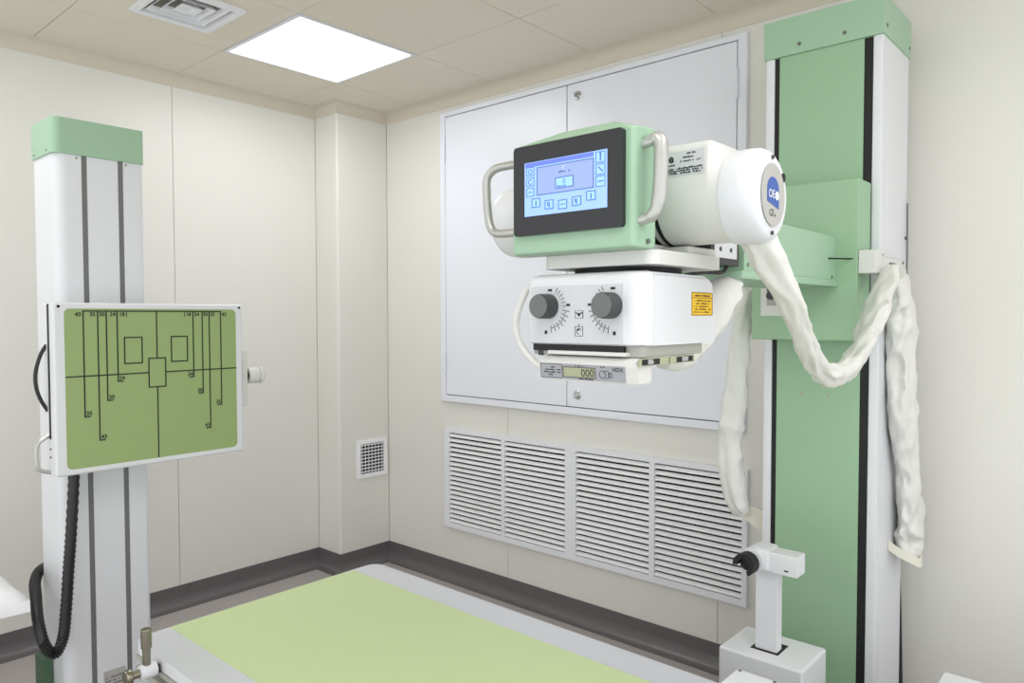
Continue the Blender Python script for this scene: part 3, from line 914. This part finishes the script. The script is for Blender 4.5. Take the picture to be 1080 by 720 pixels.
# near end cap
bm = bmesh.new()
prof = [(0.534, 0.0735), (0.532, 0.0765), (0.503, 0.0775), (0.492, 0.0765), (0.482, 0.072), (0.477, 0.064), (0.476, 0.02)]
loft(bm, [[Vector((AX + r * math.cos(2 * math.pi * k / 48), y, AZ + r * math.sin(2 * math.pi * k / 48))) for k in range(48)] for y, r in prof])
ec = obj('end_cap', bm, 'white', th, smooth=60)
ep = Plane((AX, 0.4758, AZ), (1, 0, 0), (0, 0, 1))
ov = pl_part('badge', 'oval', ec, lambda b: ep.disc(b, (0.004, 0.0), 0.047, 40, 0.0012, ry=0.051))
def dshape():
    pts = []
    for k in range(15):
        a = math.radians(180 - 180 * k / 14)
        pts.append((0.002 + 0.0235 * math.cos(a), 0.008 + 0.021 * math.sin(a)))
    return pts + [(0.0255, -0.021), (-0.0215, -0.012)]
em = pl_part('emblem', 'blue', ov, lambda b: ep.poly(b, dshape(), 0.0018))
def badge_text(b):
    ep.text(b, 'OE', (-0.005, -0.005), 0.013, h=0.0023, bold=0.02)
    ep.disc(b, (0.017, 0.000), 0.0075, 14, 0.0023)
pl_part('lettering', 'white', ov, badge_text)
pl_part('lettering', 'ink', ov, lambda b: [ep.text(b, 'CE', (-0.004, -0.034), 0.0105, h=0.0018, bold=0.0), ep.scribble(b, 0.010, 0.018, -0.034, 0.005, rnd)])
bm = bmesh.new()
for z in (0.061, -0.061):
    cyl(bm, (AX + 0.003, 0.474, AZ + z), (AX + 0.003, 0.478, AZ + z), 0.0035, seg=10)
obj('screw', bm, 'knob2', ec)
bm = bmesh.new(); cyl(bm, (AX + 0.049, 0.4752, AZ + 0.034), (AX + 0.049, 0.482, AZ + 0.034), 0.0075, seg=16)
obj('plug', bm, 'black', ec)
# far end cap
bm = bmesh.new()
prof = [(0.945, 0.0705), (0.95, 0.0735), (1.010, 0.0735), (1.033, 0.069), (1.046, 0.058), (1.05, 0.02)]
loft(bm, [[Vector((AX + r * math.cos(2 * math.pi * k / 48), y, AZ + r * math.sin(2 * math.pi * k / 48))) for k in range(48)] for y, r in prof])
obj('end_cap', bm, 'white', th, smooth=60)
# green console with touch screen
bm = bmesh.new()
CZ0 = 1.5115
def con_ring(x, ya, yb, z0, z1, zt, cut):
    return [Vector((x, ya, z0)), Vector((x, yb, z0)), Vector((x, yb, z1)), Vector((x, yb - cut, zt)), Vector((x, ya + cut, zt)), Vector((x, ya, z1))]
loft(bm, [con_ring(0.9745, 0.617, 0.860, CZ0 + 0.002, 1.694, 1.6995, 0.008),
          con_ring(0.984, 0.612, 0.864, CZ0, 1.699, 1.7035, 0.02),
          con_ring(1.030, 0.610, 0.868, CZ0, 1.702, 1.727, 0.075),
          con_ring(1.040, 0.613, 0.865, CZ0 + 0.004, 1.698, 1.722, 0.078),
          con_ring(1.104, 0.66, 0.83, CZ0 + 0.01, 1.66, 1.69, 0.078)])
bmesh.ops.bevel(bm, geom=list(bm.edges), offset=0.0025, segments=1, affect='EDGES')
co = obj('console', bm, 'green', th)
bm = bmesh.new()
prism(bm, rrect(0.627, 0.8505, 1.5435, 1.696, 0.006, 4), 'x', 0.9655, 0.9755)
bz = obj('bezel', bm, 'bezel', co)
scp = Plane((0.9655, 0.825, 1.5755), (0, -1, 0), (0, 0, 1))   # u to the viewer's right
SW, SH = 0.170, 0.091
pl_part('screen', 'screen', bz, lambda b: scp.rect(b, 0, SW, 0, SH))
pl_part('screen_header', 'screen_top', bz, lambda b: scp.rect(b, 0.002, SW - 0.026, SH - 0.008, SH - 0.001, 0.0008))
U = SW / 690.0
V = SH / 460.0
pl_part('screen_window', 'screen_pan', bz, lambda b: scp.rect(b, 0.028, 0.144, 0.034, 0.080, 0.0009))
def icons(b):
    for k in range(3):
        scp.rect(b, 0.005, 0.021, 0.034 + 0.0175 * k, 0.0475 + 0.0175 * k, 0.0009)
        scp.rect(b, 0.149, 0.166, 0.034 + 0.0190 * k, 0.0500 + 0.0190 * k, 0.0009)
    for k, dz in enumerate((0.0085, 0.003, 0.0005, 0.003, 0.0085)):
        scp.rect(b, 0.017 + 0.0285 * k, 0.034 + 0.0285 * k, 0.006 + dz, 0.020 + dz, 0.0009)
    scp.rect(b, 0.068, 0.104, 0.041, 0.058, 0.0012)
pl_part('screen_icons', 'screen_lt', bz, icons)
def screen_lines(b):
    scp.outline(b, 0.028, 0.144, 0.034, 0.080, 0.0012, 0.0014)
    scp.outline(b, 0.068, 0.104, 0.041, 0.058, 0.0014, 0.0014)
    scp.text(b, '0', (0.086, 0.0475), 0.0075, h=0.0015)
    r5 = random.Random(5)
    scp.scribble(b, 0.071, 0.101, 0.0425, 0.003, r5)
    scp.scribble(b, 0.074, 0.098, 0.066, 0.003, r5)
    for k in range(3):
        scp.outline(b, 0.005, 0.021, 0.034 + 0.0175 * k, 0.0475 + 0.0175 * k, 0.0009, 0.0014)
        scp.outline(b, 0.149, 0.166, 0.034 + 0.0190 * k, 0.0500 + 0.0190 * k, 0.0009, 0.0014)
    scp.ring(b, (0.013, 0.0755), 0.004, 0.0012, 0, 360, 12, 0.0014)
    scp.ring(b, (0.013, 0.058), 0.004, 0.0012, 40, 320, 12, 0.0014)
    scp.rect(b, 0.009, 0.017, 0.040, 0.0412, 0.0014)
    scp.rect(b, 0.1565, 0.1585, 0.0745, 0.085, 0.0014)
    scp.disc(b, (0.1575, 0.0855), 0.0018, 10, 0.0014)
    scp.line(b, (0.153, 0.0655), (0.162, 0.057), 0.0016, 0.0014)
    scp.rect(b, 0.152, 0.163, 0.0415, 0.043, 0.0014)
    for k, dz in enumerate((0.0085, 0.003, 0.0005, 0.003, 0.0085)):
        a = 0.017 + 0.0285 * k
        scp.outline(b, a, a + 0.017, 0.006 + dz, 0.020 + dz, 0.0012, 0.0014)
        if k == 2:
            scp.rect(b, a + 0.003, a + 0.014, 0.0125 + dz, 0.0137 + dz, 0.0014)
        else:
            scp.rect(b, a + 0.0075, a + 0.0095, 0.008 + dz, 0.0165 + dz, 0.0014)
            if k in (1, 3):
                scp.rect(b, a + 0.0045, a + 0.006, 0.011 + dz, 0.0175 + dz, 0.0014)
pl_part('screen_print', 'screen_dk', bz, screen_lines)
pl_part('screen_mark', 'white', bz, lambda b: scp.ring(b, (0.086, 0.073), 0.003, 0.0014, 60, 250, 8, 0.0015))
bm = bmesh.new()
cyl(bm, (1.012, 0.607, 1.523), (1.012, 0.612, 1.523), 0.004, seg=10)
obj('screw', bm, 'knob', co)
# handles
bm = bmesh.new()
tube(bm, smooth_path([(1.004, 0.863, 1.678), (1.004, 0.905, 1.679), (1.003, 0.932, 1.676), (1.002, 0.947, 1.664), (1.002, 0.950, 1.645), (1.001, 0.946, 1.60), (1.0, 0.940, 1.575), (1.0, 0.929, 1.560), (1.0, 0.905, 1.556), (1.0, 0.863, 1.556)], 5), 0.0078, 12)
obj('handle', bm, 'handle', th)
bm = bmesh.new()
cyl(bm, (1.000, 0.617, 1.672), (1.000, 0.592, 1.675), 0.0075, seg=12)
tube(bm, smooth_path([(1.003, 0.606, 1.678), (1.003, 0.591, 1.679), (1.003, 0.583, 1.672), (1.002, 0.581, 1.65), (1.0, 0.582, 1.60), (0.998, 0.585, 1.575), (0.996, 0.592, 1.561), (0.994, 0.604, 1.555), (0.993, 0.620, 1.553)], 5), [0.0085] * 5 + [0.0115] * 20 + [0.010] * 8 + [0.0085] * 8, 14)
obj('handle', bm, 'handle', th)
# mounting plate below the console and rotating neck
bm = bmesh.new(); prism(bm, rrect(1.020, 1.262, 0.602, 0.832, 0.02, 5), 'z', 1.488, 1.511)
obj('mount_plate', bm, 'offwhite', th)
bm = bmesh.new()
box(bm, 1.150, 1.255, 0.612, 0.665, 1.5105, 1.526, bevel=0.004, seg=2)
box(bm, 1.105, 1.262, 0.66, 0.83, 1.5105, 1.530, bevel=0.004)
obj('saddle', bm, 'offwhite', th)
bm = bmesh.new(); cyl(bm, (1.13, 0.722, 1.4785), (1.13, 0.722, 1.489), 0.095, seg=40)
obj('rotation_ring', bm, 'black', th)
bm = bmesh.new()
cyl(bm, (1.235, 0.775, 1.575), (1.571, 0.775, 1.570), 0.045, seg=28)
obj('trunnion_shaft', bm, 'dgreen', th)
bm = bmesh.new(); box(bm, 1.41, 1.545, 0.700, 0.760, 1.513, 1.572, bevel=0.002)
lkb = obj('lock_box', bm, 'bezel', th)
bxp('lock_label', 'plate', lkb, 1.425, 1.530, 0.6985, 0.7005, 1.528, 1.562, smooth=0)
bm = bmesh.new()
for x in (1.45, 1.50):
    cyl(bm, (x, 0.697, 1.546), (x, 0.699, 1.546), 0.005, seg=10)
obj('lock_button', bm, 'knob2', lkb)
bm = bmesh.new(); tube(bm, smooth_path([(1.50, 0.705, 1.514), (1.47, 0.703, 1.498), (1.42, 0.700, 1.495), (1.36, 0.70, 1.492), (1.27, 0.71, 1.478)], 5), 0.004, 8)
obj('cable', bm, 'black', th)

# ---------------------------------------------------------------- collimator
cl = thing('collimator', 'white collimator box with two grey dials under the tube head', 'collimator', (1.125, 0.73, 1.29))
bm = bmesh.new()
def front_cover(bm):
    pl = [(1.0305, 0.855)] + corner(1.018, 0.837, 0.018, 90, 180)[:] + corner(1.030, 0.640, 0.030, 180, 270) + [(1.0305, 0.610)]
    rings = []
    for z, ins in ((1.356, 0.004), (1.359, 0.0), (1.462, 0.0), (1.471, 0.003), (1.476, 0.009), (1.478, 0.017)):
        rings.append([Vector((min(1.0305, x + (ins if x < 1.029 else 0)), y + (ins * 0.6 if y < 0.66 else -ins * 0.6 if y > 0.82 else 0), z)) for x, y in pl])
    loft(bm, rings)
front_cover(bm)
fc = obj('front_cover', bm, 'white', cl, smooth=50)
bm = bmesh.new()
prism(bm, [(1.0318, 1.357), (1.245, 1.357), (1.2465, 1.365), (1.2465, 1.440), (1.240, 1.468), (1.215, 1.476), (1.0318, 1.4765)], 'y', 0.6105, 0.8545)
bmesh.ops.bevel(bm, geom=[e for e in bm.edges if abs((e.verts[0].co - e.verts[1].co).y) < 0.01 and (e.verts[0].co.z + e.verts[1].co.z) > 2.9], offset=0.006, segments=3, affect='EDGES')
rc = obj('rear_cover', bm, 'white', cl)
pp = Plane((1.0, 0.8395, 1.3605), (0, -1, 0), (0, 0, 1))
PW, PH = 0.1915, 0.0965
fpn = pl_part('dial_plate', 'plate', fc, lambda b: pp.rect(b, 0, PW, 0, PH, 0.0008))
k1, k2_ = (0.040, 0.0615), (0.170, 0.0615)
def dial_print(b, cxx, cyy, sgn):
    if True:
        for k in range(13):
            a = math.radians(58 - 140 * k / 12)
            if sgn < 0:
                a = math.pi - a
            r0_, r1_ = 0.028 + 0.0005 * k, (0.037 if k < 6 else 0.046)
            pp.line(b, (cxx + r0_ * math.cos(a), cyy + r0_ * math.sin(a)), (cxx + r1_ * math.cos(a), cyy + r1_ * math.sin(a)), 0.0011, 0.0012)
        for k in range(6, 12):
            a = math.radians(58 - 140 * (k + 0.5) / 12)
            if sgn < 0:
                a = math.pi - a
            pp.line(b, (cxx + 0.038 * math.cos(a) + 0.002 * math.sin(a), cyy + 0.038 * math.sin(a) - 0.002 * math.cos(a)), (cxx + 0.038 * math.cos(a) - 0.002 * math.sin(a), cyy + 0.038 * math.sin(a) + 0.002 * math.cos(a)), 0.0011, 0.0012)
        pp.rect(b, cxx + 0.003 - 0.0045, cxx + 0.003 + 0.0045, 0.0875, 0.0915, 0.0012)
        pp.rect(b, cxx + sgn * 0.0425 - 0.004, cxx + sgn * 0.0425 + 0.004, 0.0615, 0.0655, 0.0012)
        pp.rect(b, cxx - sgn * 0.006 - 0.0028, cxx - sgn * 0.006 + 0.0028, 0.0135, 0.0195, 0.0012)
def symbol_print(b):
    cxx = 0.105
    pp.rect(b, cxx + 0.0075, cxx + 0.0088, 0.041, 0.054, 0.0012)
    pp.disc(b, (cxx, 0.047), 0.0028, 12, 0.0012)
    pp.line(b, (cxx - 0.007, 0.0505), (cxx - 0.002, 0.0485), 0.0016, 0.0012)
    pp.line(b, (cxx + 0.007, 0.0505), (cxx + 0.002, 0.0485), 0.0016, 0.0012)
    pp.outline(b, cxx - 0.008, cxx + 0.008, 0.041, 0.054, 0.0005, 0.0012)
    pp.outline(b, cxx - 0.008, cxx + 0.008, 0.011, 0.027, 0.0008, 0.0012)
    pp.ring(b, (cxx, 0.019), 0.0048, 0.0012, 20, 280, 12, 0.0012)
    pp.disc(b, (cxx - 0.001, 0.021), 0.0018, 10, 0.0012)
    pp.rect(b, cxx - 0.0006, cxx + 0.0006, 0.028, 0.0315, 0.0012)
pl_part('dial_scale', 'ink', fpn, lambda b: dial_print(b, k1[0], k1[1], 1))
pl_part('dial_scale', 'ink', fpn, lambda b: dial_print(b, k2_[0], k2_[1], -1))
pl_part('symbols', 'ink', fpn, symbol_print)
for c in (k1, k2_):
    p0, p1 = pp.p(*c, 0.0005), pp.p(*c, 0.030)
    bm = bmesh.new()
    seg = 40
    rings = []
    for d, rr in ((0.0, 0.0215), (0.004, 0.0215), (0.027, 0.0212), (0.0292, 0.0198)):
        o_ = p0 + Vector((-1, 0, 0)) * d
        rings.append([o_ + Vector((0, math.cos(2 * math.pi * k / seg), math.sin(2 * math.pi * k / seg))) * (rr - (0.0007 if (k % 2 and 0.003 < d < 0.028) else 0)) for k in range(seg)])
    loft(bm, rings)
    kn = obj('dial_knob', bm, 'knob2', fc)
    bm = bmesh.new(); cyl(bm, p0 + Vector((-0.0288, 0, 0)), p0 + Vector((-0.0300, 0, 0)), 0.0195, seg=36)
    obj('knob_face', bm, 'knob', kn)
# yellow warning label on the side
wp = Plane((1.158, 0.6105, 1.4055), (1, 0, 0), (0, 0, 1))
wpn = pl_part('warning_label', 'yellow', rc, lambda b: wp.rect(b, 0, 0.078, 0, 0.041))
r6 = random.Random(6)
def warn(b):
    wp.outline(b, 0.001, 0.077, 0.001, 0.040, 0.0012, 0.0011)
    wp.rect(b, 0.002, 0.076, 0.0305, 0.0315, 0.0011)
    wp.scribble(b, 0.010, 0.068, 0.0335, 0.0035, r6)
    for k in range(5):
        wp.scribble(b, 0.008 + 0.004 * (k % 2), 0.070 - 0.005 * (k % 3), 0.025 - 0.005 * k, 0.0027, r6)
pl_part('lettering', 'brown', wpn, warn)
# accessory rails underneath
bxp('rail_plate', 'rail', cl, 1.010, 1.212, 0.617, 0.842, 1.338, 1.3565, bevel=0.002)
bxp('front_slot', 'black', cl, 1.0035, 1.0105, 0.648, 0.838, 1.345, 1.3565, smooth=0)
bxp('slide_plate', 'offwhite', cl, 0.996, 1.02, 0.640, 0.800, 1.3395, 1.346, bevel=0.0015)
bm = bmesh.new(); cyl(bm, (1.012, 0.826, 1.336), (1.012, 0.826, 1.350), 0.006, seg=12)
obj('slide_peg', bm, 'knob2', cl)
# dose display unit hung below
bm = bmesh.new()
prism(bm, [(0.994, 1.2945), (0.990, 1.3275), (1.006, 1.3375), (1.040, 1.3375), (1.040, 1.300), (1.034, 1.2945)], 'y', 0.617, 0.815)
bmesh.ops.bevel(bm, geom=list(bm.edges), offset=0.003, segments=2, affect='EDGES')
du = obj('dose_display', bm, 'offwhite', cl)
vv = Vector((-0.004, 0, 0.033)).normalized()
dd = Plane((0.9935, 0.813, 1.2975), (0, -1, 0), vv)
dpl = pl_part('display_plate', 'dplate', du, lambda b: dd.rect(b, 0.002, 0.176, 0.001, 0.027, 0.0008))
pl_part('lcd', 'lcd', du, lambda b: dd.rect(b, 0.052, 0.118, 0.005, 0.022, 0.0012))
pl_part('lcd_digits', 'ink', du, lambda b: dd.text(b, '000', (0.116, 0.0072), 0.0125, h=0.0016, align='RIGHT'))
r7 = random.Random(7)
def disp_print(b):
    dd.outline(b, 0.003, 0.049, 0.0025, 0.0258, 0.0007, 0.0012)
    dd.outline(b, 0.052, 0.118, 0.005, 0.022, 0.0010, 0.0016)
    for k, (a0, a1) in enumerate(((0.020, 0.034), (0.008, 0.046), (0.010, 0.046), (0.019, 0.033))):
        dd.scribble(b, a0, a1, 0.0195 - 0.0045 * k, 0.0026, r7)
    dd.scribble(b, 0.074, 0.098, 0.0236, 0.0024, r7)
    dd.scribble(b, 0.084, 0.113, 0.0018, 0.0020, r7)
    dd.scribble(b, 0.128, 0.137, 0.0236, 0.0024, r7)
    dd.ring(b, (0.132, 0.0125), 0.0062, 0.0009, 0, 360, 20, 0.0012)
    dd.ring(b, (0.140, 0.0125), 0.0062, 0.0009, -120, 160, 18, 0.0012)
    dd.outline(b, 0.144, 0.150, 0.008, 0.015, 0.0009, 0.0012)
    dd.text(b, 'HDX', (0.162, 0.018), 0.0065, h=0.0012, bold=0.015)
pl_part('lettering', 'ink', du, disp_print)
sr = bxp('scale_rail', 'lcd', cl, 0.995, 1.172, 0.6115, 0.6165, 1.3255, 1.3375, bevel=0.001)
sp_ = Plane((0.995, 0.6115, 1.3255), (1, 0, 0), (0, 0, 1))
for a0, a1 in ((0.004, 0.058), (0.114, 0.170)):
    pl_part('scale_tab', 'black', sr, lambda b: sp_.rect(b, a0, a1, 0.0015, 0.0105))
pl_part('scale_mark', 'black', sr, lambda b: sp_.rect(b, 0.089, 0.0905, 0.001, 0.011))
pl_part('scale_digits', 'white', sr, lambda b: [sp_.text(b, '000-', (0.030, 0.0026), 0.0072, h=0.0011, bold=0.02), sp_.text(b, '0000', (0.142, 0.0026), 0.0072, h=0.0011, bold=0.02)])
bm = bmesh.new()
tube(bm, smooth_path([(1.03, 0.853, 1.47), (1.015, 0.864, 1.45), (1.0, 0.868, 1.42), (0.995, 0.872, 1.39), (0.996, 0.862, 1.355), (1.0, 0.838, 1.328), (1.004, 0.814, 1.312)], 6), 0.0058, 10)
tag(obj('signal_cable', bm, 'offwhite', cl), 'white looped cable')

# ---------------------------------------------------------------- fabric cable sleeves
def sleeve(name, label, pts, wid, thk, hint, seed, crease):
    bm = bmesh.new()
    sleeve_mesh(bm, pts, wid, thk, hint, seed, crease)
    o = obj(name, bm, 'sleeve', smooth=70)
    tag(o, label, 'cable sleeve')
    return o
view = (0.663, -0.748, 0)
sleeve('cable_sleeve', 'thick white sleeve sagging from the tube end to the column side',
       [(1.19, 0.518, 1.565), (1.225, 0.507, 1.512), (1.292, 0.496, 1.443), (1.40, 0.508, 1.369), (1.55, 0.535, 1.303), (1.70, 0.545, 1.272), (1.85, 0.554, 1.289), (1.98, 0.562, 1.35), (2.12, 0.570, 1.433), (2.24, 0.576, 1.530)],
       [0.054, 0.050, 0.038, 0.036, 0.040, 0.048, 0.070, 0.086, 0.084, 0.064],
       [0.050, 0.046, 0.040, 0.036, 0.038, 0.040, 0.044, 0.044, 0.040, 0.032], (0.4, -0.5, 0.75), 1, 2.3)
sleeve('cable_sleeve', 'white sleeve hanging straight down the right side of the green column',
       [(2.335, 0.575, 1.525), (2.382, 0.576, 1.441), (2.400, 0.576, 1.33), (2.406, 0.576, 1.215), (2.423, 0.576, 1.1), (2.465, 0.576, 0.96), (2.490, 0.574, 0.86), (2.514, 0.574, 0.785), (2.515, 0.574, 0.715), (2.487, 0.574, 0.655)],
       [0.085, 0.110, 0.115, 0.112, 0.108, 0.085, 0.090, 0.115, 0.125, 0.085],
       [0.040, 0.060, 0.066, 0.066, 0.064, 0.056, 0.060, 0.068, 0.068, 0.05], (1, 0.0, 0), 2, 2.7)
sleeve('cable_sleeve', 'slim white sleeve hanging between column and louvred grille',
       [(2.27, 1.001, 1.49), (2.275, 1.015, 1.384), (2.285, 1.037, 1.213), (2.29, 1.052, 1.10), (2.295, 1.063, 1.0), (2.30, 1.061, 0.87), (2.31, 1.041, 0.779), (2.32, 1.025, 0.75)],
       [0.046, 0.058, 0.066, 0.072, 0.076, 0.074, 0.060, 0.040],
       [0.036, 0.040, 0.046, 0.05, 0.05, 0.05, 0.045, 0.03], view, 3, 1.9)
sleeve('cable_sleeve', 'short white sleeve drooping from the arm behind the collimator',
       [(1.56, 0.722, 1.483), (1.51, 0.725, 1.455), (1.44, 0.722, 1.405), (1.38, 0.715, 1.36), (1.32, 0.705, 1.325), (1.25, 0.69, 1.312), (1.17, 0.672, 1.318)],
       [0.052, 0.085, 0.085, 0.070, 0.050, 0.032, 0.026], [0.026, 0.032, 0.034, 0.03, 0.026, 0.022, 0.018], view, 5, 1.1)

# ---------------------------------------------------------------- white cabinet top at lower right
wb = thing('floor_cabinet', 'low white floor cabinet at lower right beside the column', 'cabinet', (2.05, 0.15, 0))
bxp('body', 'white', wb, 1.93, 2.212, -0.14, 0.410, 0.0, 0.435, bevel=0.004)
bxp('lid', 'white', wb, 1.922, 2.220, -0.15, 0.418, 0.435, 0.452, bevel=0.005)
